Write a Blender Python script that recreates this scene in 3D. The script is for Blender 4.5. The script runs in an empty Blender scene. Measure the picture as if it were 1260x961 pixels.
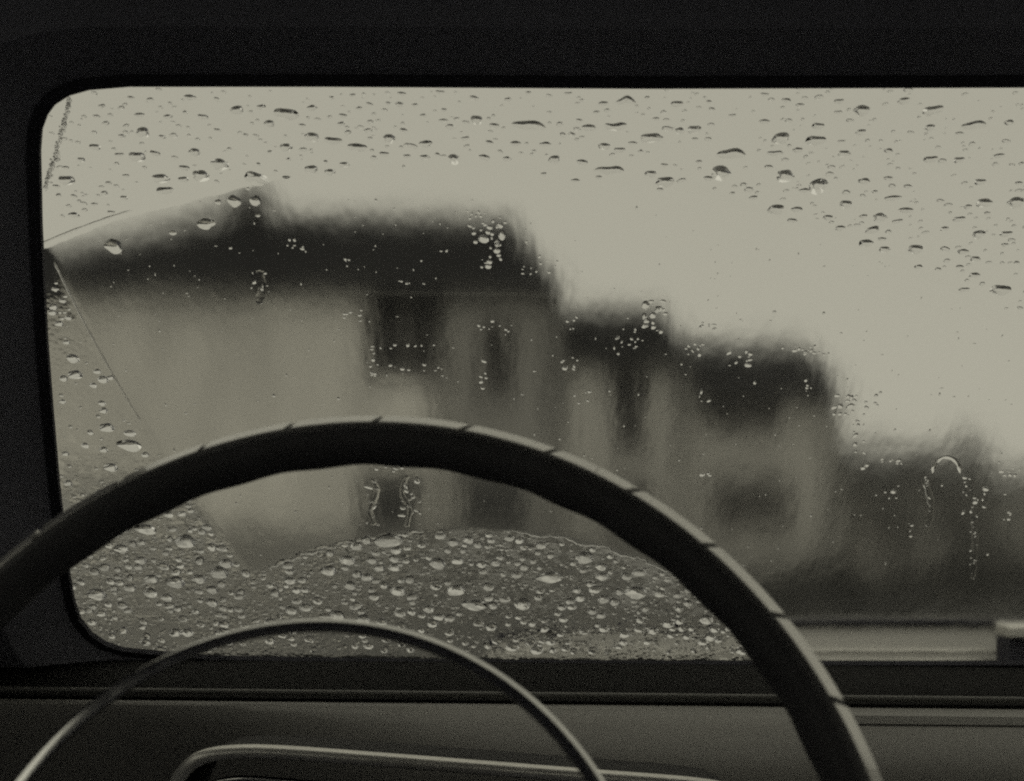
import bpy, bmesh, math, random
from mathutils import Vector, Matrix
random.seed(7)
R = math.radians
sc = bpy.context.scene
C = bpy.context.collection

# ---------------------------------------------------------------- camera
EYE = 1.25                      # eye height of the driver above the road
PITCH = R(4.5)
FPX, CX, CY = 1500.0, 630.0, 480.5      # lens in pixels of the 1260 x 961 photograph
cd = bpy.data.cameras.new("camera"); cam = bpy.data.objects.new("camera", cd); C.objects.link(cam)
cam.location = (0, 0, EYE); cam.rotation_euler = (R(90) + PITCH, 0, 0)
cd.sensor_fit = 'HORIZONTAL'; cd.sensor_width = 36; cd.lens = 36 * FPX / 1260
cd.clip_start = 0.02; cd.clip_end = 2000
cd.dof.use_dof = True; cd.dof.focus_distance = 0.80; cd.dof.aperture_fstop = 9.0
sc.camera = cam

# ---------------------------------------------------------------- sky, sun, exposure
SUN_EL, SUN_AZ = R(48), R(200)
w = bpy.data.worlds.new("World"); sc.world = w; w.use_nodes = True
nt = w.node_tree; bg = nt.nodes['Background']; bg.inputs[1].default_value = 0.1
sky = nt.nodes.new('ShaderNodeTexSky'); sky.sky_type = 'NISHITA'; sky.sun_disc = False
sky.sun_elevation = SUN_EL; sky.sun_rotation = SUN_AZ
bw = nt.nodes.new('ShaderNodeRGBToBW'); nt.links.new(sky.outputs[0], bw.inputs[0])
tint = nt.nodes.new('ShaderNodeMix'); tint.data_type = 'RGBA'; tint.blend_type = 'MULTIPLY'
tint.inputs[0].default_value = 1; tint.inputs[7].default_value = (1, .965, .78, 1)
nt.links.new(bw.outputs[0], tint.inputs[6])
mx = nt.nodes.new('ShaderNodeMix'); mx.data_type = 'RGBA'; mx.inputs[0].default_value = 0.92   # closed cloud
mx.inputs[7].default_value = (4.25, 4.1, 3.32, 1)
nt.links.new(tint.outputs[2], mx.inputs[6]); nt.links.new(mx.outputs[2], bg.inputs[0])
sl = bpy.data.lights.new("sun", 'SUN'); sl.energy = 0.5; sl.angle = R(120); sl.color = (1, .97, .82)
so = bpy.data.objects.new("sun", sl); C.objects.link(so)
d = Vector((math.sin(SUN_AZ) * math.cos(SUN_EL), math.cos(SUN_AZ) * math.cos(SUN_EL), math.sin(SUN_EL)))
so.rotation_euler = d.to_track_quat('Z', 'Y').to_euler()
sc.view_settings.view_transform = 'Standard'; sc.view_settings.look = 'None'
sc.view_settings.exposure = 0.0; sc.view_settings.gamma = 1.0; sc.view_settings.use_curve_mapping = False
cy = sc.cycles
cy.max_bounces = 12; cy.transmission_bounces = 11; cy.glossy_bounces = 4; cy.diffuse_bounces = 3
cy.caustics_refractive = True; cy.caustics_reflective = True; cy.blur_glossy = 0.0
cy.sample_clamp_indirect = 6.0; cy.use_denoising = False; cy.filter_width = 2.1; cy.use_adaptive_sampling = True; cy.adaptive_threshold = 0.02

# ---------------------------------------------------------------- helpers
def ray(px, py):
    x = (px - CX) / FPX; z = -(py - CY) / FPX
    return Vector((x, math.cos(PITCH) - z * math.sin(PITCH), math.sin(PITCH) + z * math.cos(PITCH)))
def at(px, py, Y):                                  # point at distance Y ahead of the eye
    r = ray(px, py); r = r * (Y / r.y); return Vector((r.x, r.y, r.z + EYE))
TILT = R(45)
U = Vector((1, 0, 0)); V = Vector((0, -math.sin(TILT), math.cos(TILT))); W = U.cross(V)     # W points into the car
O = ray(CX, CY); O = O * (0.8 / O.y) + Vector((0, 0, EYE))
GM = Matrix(((U.x, V.x, W.x, O.x), (U.y, V.y, W.y, O.y), (U.z, V.z, W.z, O.z), (0, 0, 0, 1)))
def glass(px, py):                                  # place on the inner face of the windscreen, in its own metres
    r = ray(px, py); e = Vector((0, 0, EYE)); t = (O - e).dot(W) / r.dot(W)
    q = e + r * t - O; return q.dot(U), q.dot(V)

def mesh_obj(name, verts, faces, mat=None, parent=None, smooth=False, M=None):
    me = bpy.data.meshes.new(name); me.from_pydata([tuple(v) for v in verts], [], faces); me.update()
    bm = bmesh.new(); bm.from_mesh(me); bmesh.ops.recalc_face_normals(bm, faces=bm.faces); bm.to_mesh(me); bm.free()
    if smooth: me.polygons.foreach_set('use_smooth', [True] * len(me.polygons))
    o = bpy.data.objects.new(name, me); C.objects.link(o)
    if mat: me.materials.append(mat)
    if M is not None: o.matrix_world = M
    if parent: o.parent = parent
    return o
def empty(name, loc=(0, 0, 0)):
    o = bpy.data.objects.new(name, None); C.objects.link(o); o.location = loc; o.empty_display_size = .1; return o
def tag(o, label, cat=None, group=None, kind=None):
    if label: o['label'] = label
    if cat: o['category'] = cat
    if group: o['group'] = group
    if kind: o['kind'] = kind
    return o
class MB:
    def __init__(s): s.v = []; s.f = []
    def add(s, vs, fs):
        n = len(s.v); s.v += [Vector(v) for v in vs]; s.f += [tuple(i + n for i in f) for f in fs]; return s
    def box(s, a, b):
        x0, y0, z0 = a; x1, y1, z1 = b
        return s.add([(x0,y0,z0),(x1,y0,z0),(x1,y1,z0),(x0,y1,z0),(x0,y0,z1),(x1,y0,z1),(x1,y1,z1),(x0,y1,z1)],
                     [(0,3,2,1),(4,5,6,7),(0,1,5,4),(1,2,6,5),(2,3,7,6),(3,0,4,7)])
    def sweep(s, path, prof, frame, closed=False, cap=True):     # frame(i) -> (origin, a, b)
        n, m = len(path), len(prof); vs = []
        for i in range(n):
            o, a, b = frame(i); vs += [o + a * p + b * q for p, q in prof]
        fs = []
        for i in range(n if closed else n - 1):
            j = (i + 1) % n
            for k in range(m):
                l = (k + 1) % m; fs.append((i*m+k, i*m+l, j*m+l, j*m+k))
        if not closed and cap: fs += [tuple(range(m))[::-1], tuple((n-1)*m+k for k in range(m))]
        return s.add(vs, fs)
    def tube(s, path, r, seg=8, ref=Vector((0, 0, 1)), ry=None):
        path = [Vector(p) for p in path]; prof = [(r*math.cos(2*math.pi*k/seg), (ry or r)*math.sin(2*math.pi*k/seg)) for k in range(seg)]
        def fr(i):
            t = (path[min(i+1, len(path)-1)] - path[max(i-1, 0)]).normalized(); a = t.cross(ref).normalized(); return path[i], a, a.cross(t)
        return s.sweep(path, prof, fr)
    def build(s, name, mat, parent=None, smooth=False, M=None): return mesh_obj(name, s.v, s.f, mat, parent, smooth, M)
def smoothby(o, deg=35):
    o.data.polygons.foreach_set('use_smooth', [True] * len(o.data.polygons))
    o.data.set_sharp_from_angle(angle=R(deg)); return o

# ---------------------------------------------------------------- materials
def new_mat(name):
    m = bpy.data.materials.new(name); m.use_nodes = True
    return m, m.node_tree, m.node_tree.nodes['Principled BSDF']
def mat(name, col, rough=.6, metal=0., spec=.5, var=.15, scale=6., bump=0., bscale=40., coat=0., stretch=None, tintc=None):
    m, t, b = new_mat(name)
    tc = t.nodes.new('ShaderNodeTexCoord'); mp = t.nodes.new('ShaderNodeMapping'); t.links.new(tc.outputs['Object'], mp.inputs[0])
    if stretch: mp.inputs['Scale'].default_value = stretch
    n = t.nodes.new('ShaderNodeTexNoise'); n.inputs['Scale'].default_value = scale; n.inputs['Detail'].default_value = 6
    t.links.new(mp.outputs[0], n.inputs['Vector'])
    r = t.nodes.new('ShaderNodeMapRange'); r.inputs[1].default_value = .3; r.inputs[2].default_value = .7
    r.inputs[3].default_value = 1 - var; r.inputs[4].default_value = 1 + var; t.links.new(n.outputs[0], r.inputs[0])
    mu = t.nodes.new('ShaderNodeMix'); mu.data_type = 'RGBA'; mu.blend_type = 'MULTIPLY'; mu.inputs[0].default_value = 1
    c = col if isinstance(col, tuple) else (col, col, col)
    mu.inputs[6].default_value = (*c, 1); t.links.new(r.outputs[0], mu.inputs[7]); t.links.new(mu.outputs[2], b.inputs['Base Color'])
    rr = t.nodes.new('ShaderNodeMapRange'); rr.inputs[3].default_value = max(0, rough - .08); rr.inputs[4].default_value = min(1, rough + .08)
    t.links.new(n.outputs[0], rr.inputs[0]); t.links.new(rr.outputs[0], b.inputs['Roughness'])
    b.inputs['Metallic'].default_value = metal; b.inputs['Specular IOR Level'].default_value = spec; b.inputs['Coat Weight'].default_value = coat
    if bump:
        n2 = t.nodes.new('ShaderNodeTexNoise'); n2.inputs['Scale'].default_value = bscale; n2.inputs['Detail'].default_value = 4
        t.links.new(mp.outputs[0], n2.inputs['Vector'])
        bp = t.nodes.new('ShaderNodeBump'); bp.inputs['Strength'].default_value = 1; bp.inputs['Distance'].default_value = bump
        t.links.new(n2.outputs[0], bp.inputs['Height']); t.links.new(bp.outputs[0], b.inputs['Normal'])
    return m
M = {}
M['trimblack'] = mat('headliner_cloth', (.22, .222, .26), .9, bump=.0006, bscale=500, spec=.15)
M['rubber'] = mat('black_rubber', (.04, .04, .05), .7, spec=.2)
M['wheel'] = mat('dark_wheel_plastic', (.06, .06, .064), .55, spec=.3, scale=30)
M['sheen'] = mat('sky_sheen_plastic', (.80, .79, .75), .22, metal=.5, spec=.6, scale=40, var=.1, coat=1.)  # pale tone puts the sky's reflection into the colour
M['chrome'] = mat('chrome', (.72, .72, .70), .12, metal=1., scale=80, var=.08)
M['dashpaint'] = mat('dash_paint', (.18, .177, .167), .45, spec=.4, scale=5, var=.12, bump=.0003, bscale=60)
M['beadpaint'] = mat('bead_paint', (.08, .08, .075), .5)
M['dashblack'] = mat('dash_black', (.010, .010, .010), .85, spec=.08)
M['dial'] = mat('dial_black', (.008, .008, .009), .6, spec=.15)
M['bonnetpaint'] = mat('grey_car_paint', (.05, .05, .048), .3, spec=.35, scale=3, bump=.0001, bscale=60)
M['carpaint'] = mat('dark_car_paint', (.05, .05, .05), .18, scale=3, bump=.0001, bscale=60)
M['palemetal'] = mat('pale_metal', (.70, .69, .65), .32, metal=.6, scale=60, var=.08)
M['worn'] = mat('worn_metal', (.22, .215, .20), .5, metal=.3, scale=300, var=.6)
M['ventpaint'] = mat('vent_paint', (.34, .335, .315), .4, scale=8)
M['render_a'] = mat('cement_render', (.58, .568, .53), .9, scale=.8, var=.22, stretch=(1.6, 1.6, .35), bump=.01, bscale=30)
M['render_dark'] = mat('dark_stone_render', (.27, .265, .25), .9, scale=.9, var=.25, bump=.01, bscale=30)
M['render_b'] = mat('pale_render', (.43, .422, .395), .9, scale=.8, var=.2, stretch=(1.6, 1.6, .4), bump=.01, bscale=30)
M['render_c'] = mat('sooty_brick', (.40, .39, .365), .9, scale=1.2, var=.25)
M['slate'] = mat('wet_slate', (.015, .015, .016), .8, spec=.1, scale=3, var=.3)
M['chimney'] = mat('soot_brick', (.03, .03, .03), .9, scale=4, var=.3)
M['frame'] = mat('window_paint', (.35, .34, .32), .6)
M['pane'] = mat('dark_pane', (.010, .010, .011), .3, spec=.12)
M['curtain'] = mat('room_dark', (.03, .03, .03), .9)
M['doorpaint'] = mat('door_paint', (.03, .03, .03), .5)
M['asphalt'] = mat('wet_asphalt', (.09, .09, .088), .3, spec=.5, scale=.5, var=.35, bump=.0004, bscale=60)
M['paving'] = mat('wet_paving', (.16, .158, .15), .55, scale=1.5, var=.3, bump=.003, bscale=60)
M['kerb'] = mat('kerb_stone', (.2, .195, .185), .7, scale=3)
M['grass'] = mat('dull_grass', (.06, .061, .056), .9, scale=1.2, var=.4)
M['leaf'] = mat('hedge_leaf', (.04, .04, .038), .8, scale=4, var=.35)
M['treeleaf'] = mat('tree_leaf', (.11, .11, .105), .7, scale=4, var=.4)
M['twig'] = mat('hedge_twig', (.05, .045, .04), .9)

# wiper sweep, in the windscreen's own metres
PIV = (-.036, -.424); R_IN, R_OUT = .288, .591
def edge_u(v): return -.2585 - .240 * v + .45 * v * v       # left limit of the sweep
def wiped(u, v, grow=0.):
    dd = math.hypot(u - PIV[0], v - PIV[1])
    return R_IN - grow < dd < R_OUT + grow and u > edge_u(v) - grow

def windscreen_outer():
    m = bpy.data.materials.new('wet_windscreen_glass'); m.use_nodes = True; t = m.node_tree; t.nodes.clear()
    N = t.nodes.new; L = t.links.new
    out = N('ShaderNodeOutputMaterial'); g = N('ShaderNodeBsdfGlass'); g.distribution = 'BECKMANN'; g.inputs['IOR'].default_value = 1.45; L(g.outputs[0], out.inputs[0])
    g.inputs['Color'].default_value = (1, 1, 1, 1)
    tc = N('ShaderNodeTexCoord'); P = tc.outputs['Object']
    sep = N('ShaderNodeSeparateXYZ'); L(P, sep.inputs[0]); u, v = sep.outputs[0], sep.outputs[1]
    def ma(op, a, b=None, c=None):
        n = N('ShaderNodeMath'); n.operation = op
        for i, x in enumerate((a, b, c)):
            if x is None: continue
            if isinstance(x, (int, float)): n.inputs[i].default_value = x
            else: L(x, n.inputs[i])
        return n.outputs[0]
    def noise(scale, st=(1, 1, 1), det=3, rough=.5, off=(0, 0, 0)):
        mp = N('ShaderNodeMapping'); mp.inputs['Scale'].default_value = st; mp.inputs['Location'].default_value = off; L(P, mp.inputs[0])
        n = N('ShaderNodeTexNoise'); n.inputs['Scale'].default_value = scale; n.inputs['Detail'].default_value = det; n.inputs['Roughness'].default_value = rough
        L(mp.outputs[0], n.inputs['Vector']); return n.outputs[0]
    def ss(x, lo, hi, a=0., b=1.):
        n = N('ShaderNodeMapRange'); n.interpolation_type = 'SMOOTHSTEP'; L(x, n.inputs[0])
        for i, q in enumerate((lo, hi, a, b)): n.inputs[i + 1].default_value = q
        return n.outputs[0]
    wob = ma('MULTIPLY', ma('SUBTRACT', noise(22, det=4), .5), .014)
    du = ma('SUBTRACT', u, PIV[0]); dv = ma('SUBTRACT', v, PIV[1])
    dist = ma('ADD', ma('SQRT', ma('ADD', ma('MULTIPLY', du, du), ma('MULTIPLY', dv, dv))), wob)
    eu = ma('ADD', ma('MULTIPLY', v, -.240), ma('ADD', ma('MULTIPLY', ma('MULTIPLY', v, v), .45), -.2585))
    side = ss(ma('ADD', ma('SUBTRACT', u, eu), ma('MULTIPLY', wob, .3)), -.005, .005)
    w_ = ma('MULTIPLY', ma('MULTIPLY', ss(dist, R_IN - .002, R_IN + .002), ss(dist, R_OUT - .004, R_OUT + .004, 1, 0)), side)
    un = ma('SUBTRACT', 1, w_)
    low = ss(v, .02, .12, 1, 0)                 # rain lies thicker low on the glass
    # roughness of the water film
    r_w = ma('MULTIPLY_ADD', noise(14, (1.6, .35, 1), 3), .075, .108)
    mott = ma('ADD', ma('MULTIPLY', noise(150, det=3), .55), ma('MULTIPLY', noise(42, det=3, off=(7, 3, 0)), .45))
    r_u = ma('MULTIPLY', ma('MULTIPLY', ma('MULTIPLY_ADD', ss(mott, .40, .54), .56, .12), low), ma('MULTIPLY', ss(v, -.258, -.222, .3, 1), ss(v, -.13, -.04, 1, .3)))
    g_r = ma('ADD', ma('MULTIPLY', w_, r_w), ma('MULTIPLY', un, r_u))
    L(g_r, g.inputs['Roughness'])
    # relief of the film: runs in the wiped field, beads in the unwiped one
    runs = ma('ADD', ma('MULTIPLY', noise(40, (1.0, .22, 1), 3), .00022), ma('MULTIPLY', noise(26, (1, .6, 1), 3, off=(3, 1, 0)), .00036))
    vor = N('ShaderNodeTexVoronoi'); vor.feature = 'SMOOTH_F1'; vor.inputs['Scale'].default_value = 260; vor.inputs['Smoothness'].default_value = .4
    L(P, vor.inputs['Vector'])
    beads = ma('MULTIPLY', ma('MULTIPLY', ma('SUBTRACT', 1, vor.outputs['Distance']), .0005), ma('MULTIPLY', ss(noise(60, det=3, off=(5, 2, 0)), .38, .62), ma('MULTIPLY', low, ss(v, -.13, -.04, 1, .35))))
    h = ma('ADD', ma('MULTIPLY', w_, runs), ma('MULTIPLY', un, beads))
    bp = N('ShaderNodeBump'); bp.inputs['Strength'].default_value = 1; bp.inputs['Distance'].default_value = 1.0
    L(h, bp.inputs['Height']); L(bp.outputs[0], g.inputs['Normal'])
    return m
def clear(name, ior):
    m = bpy.data.materials.new(name); m.use_nodes = True; t = m.node_tree; t.nodes.clear()
    out = t.nodes.new('ShaderNodeOutputMaterial'); g = t.nodes.new('ShaderNodeBsdfGlass'); g.inputs['IOR'].default_value = ior; g.inputs['Roughness'].default_value = 0
    t.links.new(g.outputs[0], out.inputs[0]); return m
M['glass_in'] = clear('windscreen_glass', 1.45); M['glass_out'] = windscreen_outer(); M['water'] = clear('rain_water', 1.33)

# ---------------------------------------------------------------- ground: level by the car, falling away to the right beyond the road
def sstep(a, b, x):
    t = max(0., min(1., (x - a) / (b - a))); return t * t * (3 - 2 * t)
def zg(x, y):
    return -(3.4 * sstep(0.5, 15, x) + .02 * max(0, x - 15)) * sstep(9, 24, y)
def sheet(name, xs, ys, dz, m, skirt=0):
    vs = [(x, y, zg(x, y) + dz) for y in ys for x in xs]; n = len(xs)
    fs = [(j*n+i, j*n+i+1, (j+1)*n+i+1, (j+1)*n+i) for j in range(len(ys)-1) for i in range(n-1)]
    o = mesh_obj(name, vs, fs, m, smooth=True)
    if skirt:
        sm = o.modifiers.new('thickness', 'SOLIDIFY'); sm.thickness = skirt; sm.offset = -1
    return o
fine = [x * .75 for x in range(-40, 48)]
gx = [-400, -200, -100, -60] + fine + [50, 80, 140, 260, 400]
gy = [-300, -100, -40, -10, 0, 4, 8, 9.5, 11, 12.5, 14, 15.5, 17, 18.5, 20, 21.5, 23, 24.5, 26, 28, 32, 40, 60, 100, 200, 420]
tag(sheet('ground', gx, gy, 0, M['grass']), 'dull wet grass and earth around the street', kind='structure')
ry = [-60, -20, 0, 4, 8, 9.5, 11, 12.5, 14, 15.5, 17, 18.5, 20, 21.5, 22.8]
tag(sheet('road', [-60] + fine + [50, 80], ry, .02, M['asphalt']), 'dark wet asphalt road in front of the houses', kind='structure')
px_ = [-60] + fine + [50, 80]
tag(sheet('pavement', px_, [23.0, 24, 25, 25.9], .14, M['paving'], .2), 'pale wet pavement along the foot of the houses', kind='structure')
tag(sheet('kerb', px_, [22.8, 22.996], .145, M['kerb'], .2), 'stone kerb between the road and the pavement', kind='structure')

# ---------------------------------------------------------------- houses across the road
def house(name, x0, x1, Y, zb, ze, zr, dep, wallm, opens, label, hip=(0, 0), gable_over=.25, chimneys=(), lintel=True):
    """front wall at Y from x0 to x1, base zb, eaves ze, ridge zr; opens = (kind, xa, xb, za, zb)"""
    h = empty(name, ((x0 + x1) / 2, Y, zb)); tag(h, label, 'house', 'houses in the street')
    off = -h.location
    def P(mb, nm, m, par=h, smooth=False):
        mb.v = [v + off for v in mb.v]; return mb.build(nm, m, par, smooth)
    xs = sorted({x0, x1} | {o[1] for o in opens} | {o[2] for o in opens}); zs = sorted({zb, ze} | {o[3] for o in opens} | {o[4] for o in opens})
    w = MB()
    for i in range(len(xs)-1):
        for j in range(len(zs)-1):
            cxm, czm = (xs[i]+xs[i+1])/2, (zs[j]+zs[j+1])/2
            if any(o[1] < cxm < o[2] and o[3] < czm < o[4] for o in opens): continue
            w.add([(xs[i],Y,zs[j]),(xs[i+1],Y,zs[j]),(xs[i+1],Y,zs[j+1]),(xs[i],Y,zs[j+1])], [(0,1,2,3)])
    RV = .22
    for k, a, b, c, d_ in opens:
        w.add([(a,Y,c),(b,Y,c),(b,Y,d_),(a,Y,d_),(a,Y+RV,c),(b,Y+RV,c),(b,Y+RV,d_),(a,Y+RV,d_)], [(0,4,5,1),(1,5,6,2),(2,6,7,3),(3,7,4,0)])
    B = Y + dep; m_ = Y + dep / 2
    ga = zr - .12 if not hip[0] else ze; gb = zr - .12 if not hip[1] else ze
    w.add([(x0,Y,zb),(x0,B,zb),(x0,B,ze),(x0,m_,ga),(x0,Y,ze)], [(0,1,2,3,4)])
    w.add([(x1,Y,zb),(x1,B,zb),(x1,B,ze),(x1,m_,gb),(x1,Y,ze)], [(4,3,2,1,0)])
    w.add([(x0,B,zb),(x1,B,zb),(x1,B,ze),(x0,B,ze)], [(3,2,1,0)])
    me = bpy.data.meshes.new('wall'); me.from_pydata([tuple(v + off) for v in w.v], [], w.f); me.update(); me.materials.append(wallm)
    wo = bpy.data.objects.new('wall', me); C.objects.link(wo); wo.parent = h
    # roof: two slopes (hipped where asked) with thickness, gutter and ridge
    e = .35; k = (zr - ze) / (dep / 2); zo = ze - k * e + .06
    xa, xb = x0 - gable_over, x1 + gable_over
    ra = x0 + hip[0] if hip[0] else xa; rb = x1 - hip[1] if hip[1] else xb
    rf = MB(); T = .14
    up = [(xa,Y-e,zo),(xb,Y-e,zo),(xb,B+e,zo),(xa,B+e,zo),(ra,m_,zr+.06),(rb,m_,zr+.06)]
    dn = [(p[0],p[1],p[2]-T) for p in up]
    f = [(0,1,5,4),(2,3,4,5),(1,2,5),(3,0,4)]
    rf.add(up + dn, f + [tuple(i+6 for i in q)[::-1] for q in f] + [(0,6,7,1),(1,7,8,2),(2,8,9,3),(3,9,6,0)])
    ro = P(rf, 'roof', M['slate'])
    g = MB(); g.tube([(xa,Y-e-.05,zo-.06),(xb,Y-e-.05,zo-.06)], .06, 8); P(g, 'gutter', M['doorpaint'], ro)
    g = MB(); g.tube([(ra,m_,zr+.1),(rb,m_,zr+.1)], .09, 8); P(g, 'ridge', M['slate'], ro)
    for cxx, cw, ch in chimneys:
        c = MB().box((cxx-cw/2, m_-.35, zr-.5), (cxx+cw/2, m_+.35, zr+ch)); c.box((cxx-cw/2-.07, m_-.42, zr+ch-.22), (cxx+cw/2+.07, m_+.42, zr+ch-.08))
        co = P(c, 'chimney', M['chimney'], ro)
        for s in (-.25, .25):
            c = MB(); prof = [(.13,0),(.11,.3),(.13,.34),(.13,.4),(.09,.4)]
            vs = [(cxx+s*cw + r_*math.cos(q*math.pi/5), m_+r_*math.sin(q*math.pi/5), zr+ch+z_) for r_, z_ in prof for q in range(10)]
            c.add(vs, [(i*10+q, i*10+(q+1)%10, (i+1)*10+(q+1)%10, (i+1)*10+q) for i in range(4) for q in range(10)] + [tuple(40+q for q in range(10))])
            P(c, 'chimney_pot', M['chimney'], ro, True)
    for kd, a, b, c, d_ in opens:
        yy = Y + RV - .06
        fr = MB(); t = .07
        fr.box((a, yy, c), (a+t, yy+.06, d_)); fr.box((b-t, yy, c), (b, yy+.06, d_)); fr.box((a+t, yy, d_-t), (b-t, yy+.06, d_))
        if kd == 'window':
            fr.box((a+t, yy, c), (b-t, yy+.06, c+t)); md = (c+d_)/2; fr.box((a+t, yy-.01, md-.03), (b-t, yy+.05, md+.03))
            if b - a > 1.2: fr.box(((a+b)/2-.03, yy, c+t), ((a+b)/2+.03, yy+.05, md-.03)); fr.box(((a+b)/2-.03, yy, md+.03), ((a+b)/2+.03, yy+.05, d_-t))
            wn = P(fr, 'window', M['frame'])
            P(MB().box((a+t, yy+.03, c+t), (b-t, yy+.036, d_-t)), 'pane', M['pane'], wn)
            P(MB().box((a-.08, Y-.1, c-.1), (b+.08, Y+RV-.07, c-.004)), 'sill', M['kerb'], wn)
            P(MB().box((a-.1, Y-.03, d_+.004), (b+.1, Y+.1, d_+.2)), 'lintel', M['kerb'], wn)
        else:
            dr = P(fr, 'door', M['doorpaint'])
            p = MB().box((a+t, yy+.02, c+.01), (b-t, yy+.05, d_-t)); P(p, 'door_leaf', M['doorpaint'], dr)
            n = 2 if b - a < 1.6 else 4; s = (b - a - 2*t) / n
            for q in range(n):
                for z0, z1 in ((c+.2, c+(d_-c)*.42), (c+(d_-c)*.48, d_-t-.15)):
                    P(MB().box((a+t+q*s+.09, yy+.005, z0), (a+t+(q+1)*s-.09, yy+.019, z1)), 'door_panel', M['doorpaint'], dr)
            P(MB().box((b-t-.18, yy-.04, c+1.0), (b-t-.12, yy+.019, c+1.06)), 'handle', M['chrome'], dr)
            P(MB().box((a-.1, Y-.28, c-.15), (b+.1, Y-.004, c-.004)), 'doorstep', M['kerb'], dr)
    dp = MB(); dp.tube([(x1-.25, Y-.08, ze-.1), (x1-.25, Y-.08, zb+.05)], .05, 8, ref=Vector((0, 1, 0))); P(dp, 'downpipe', M['doorpaint'])
    return h
YA = 26.
def ho(kind, xa, ya, xb, yb, Y=YA):                 # an opening from its place in the facade
    a, b = at(xa, ya, Y), at(xb, yb, Y); return (kind, a.x, b.x, b.z, a.z)
X = lambda px, Y=YA: at(px, 480, Y).x
Z = lambda py, Y=YA: at(630, py, Y).z
house('terraced_house', X(-150), X(556), YA, -.4, Z(346), Z(274, 29.5), 7., M['render_a'],
      [ho('window', 450, 356, 550, 464), ho('door', 442, 578, 520, 662), ho('door', 530, 572, 640 - 92, 600)][:2],
      'tall grey rendered terraced house with a big dark upper window and chimney', chimneys=((X(305, 29.5), .95, .62),), hip=(5.6, 0), gable_over=.0)
house('terraced_house', X(557.5), X(692), YA - .15, -.6, Z(350), Z(276, 29.35), 7., M['render_dark'],
      [ho('window', 590, 400, 634, 488, YA-.15), ho('door', 566, 574, 650, 668, YA-.15)],
      'narrow dark terraced house with a hipped roof end and wide dark doorway', hip=(0, X(690) - X(628)), gable_over=.05)
house('terraced_house', X(697), X(846), YA, -1.2, Z(436), Z(388, 29), 6., M['render_b'],
      [ho('window', 748, 452, 800, 556), ho('window', 748, 596, 806, 650)],
      'pale rendered house stepping down from the tall one, with one dark tall window', gable_over=.02)
house('terraced_house', X(850), X(1034), YA - .1, -1.8, Z(480), Z(432, 29), 6., M['render_b'],
      [ho('window', 866, 486, 966, 530, YA-.1), ho('window', 870, 592, 974, 650, YA-.1)],
      'low pale house with two wide dark windows, third step of the terrace', gable_over=.05)
house('terraced_house', X(1056), X(1204), YA, -3.2, Z(586), Z(560, 29), 6., M['render_c'],
      [ho('window', 1080, 604, 1112, 650), ho('window', 1150, 604, 1184, 650)],
      'sooty dark low house at the bottom of the street', gable_over=.15, chimneys=((X(1190, 29), .6, .12),))
house('terraced_house', X(1222, 36), X(1420, 36), 36., -4.4, Z(604, 36), Z(590, 39), 6., M['render_b'],
      [ho('window', 1290, 612, 1320, 650, 36)],
      'distant pale house behind the sooty low house', gable_over=.2)

# ---------------------------------------------------------------- trees at the bottom of the street
def tree(px, py_top, Y, spread, seed, label, n=520):
    x = X(px, Y); g0 = zg(x, Y); top = Z(py_top, Y); hgt = top - g0; rnd = random.Random(seed)
    t = empty('tree', (x, Y, g0)); tag(t, label, 'tree', 'trees at the bottom of the street')
    tr = MB(); tr.tube([(0, 0, 0), (.06, .02, hgt*.3), (-.03, .05, hgt*.62)], .11, 9, ref=Vector((0, 1, 0)))
    tips = []
    for k_ in range(11):
        a = k_*2.4 + rnd.uniform(-.3, .3); z0 = hgt*rnd.uniform(.28, .6); r_ = spread*rnd.uniform(.5, .95)
        b = Vector((0, 0, z0)); e = Vector((math.cos(a)*r_, math.sin(a)*r_*.8, min(hgt*.92, z0 + hgt*rnd.uniform(.15, .38))))
        m1 = b.lerp(e, .5) + Vector((0, 0, .12)); tr.tube([b, m1, e], .03, 6, ref=Vector((.1, 1, .2))); tips += [m1, e]
    tips.append(Vector((0, 0, hgt*.9)))
    tr.build('trunk', M['twig'], t, smooth=True)
    cr = MB()
    for _ in range(n):
        c = rnd.choice(tips); p = c + Vector((rnd.gauss(0, .26), rnd.gauss(0, .26), rnd.gauss(0, .2)))
        p.z = min(p.z, hgt)
        a = Vector((rnd.gauss(0,1), rnd.gauss(0,1), rnd.gauss(0,1))).normalized(); b = a.orthogonal().normalized(); l = rnd.uniform(.05, .10)
        cr.add([p - a*l, p + b*l*.55, p + a*l, p - b*l*.55], [(0,1,2,3)])
    cr.build('crown', M['treeleaf'], t)
tree(1092, 556, 22, 1.0, 1, 'bushy tree before the sooty low house, nearer the pale houses')
tree(1190, 566, 21, .95, 2, 'bushy tree by the far end of the sooty low house')
tree(1262, 618, 19, .9, 4, 'low bushy tree in front of the distant pale house')

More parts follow.
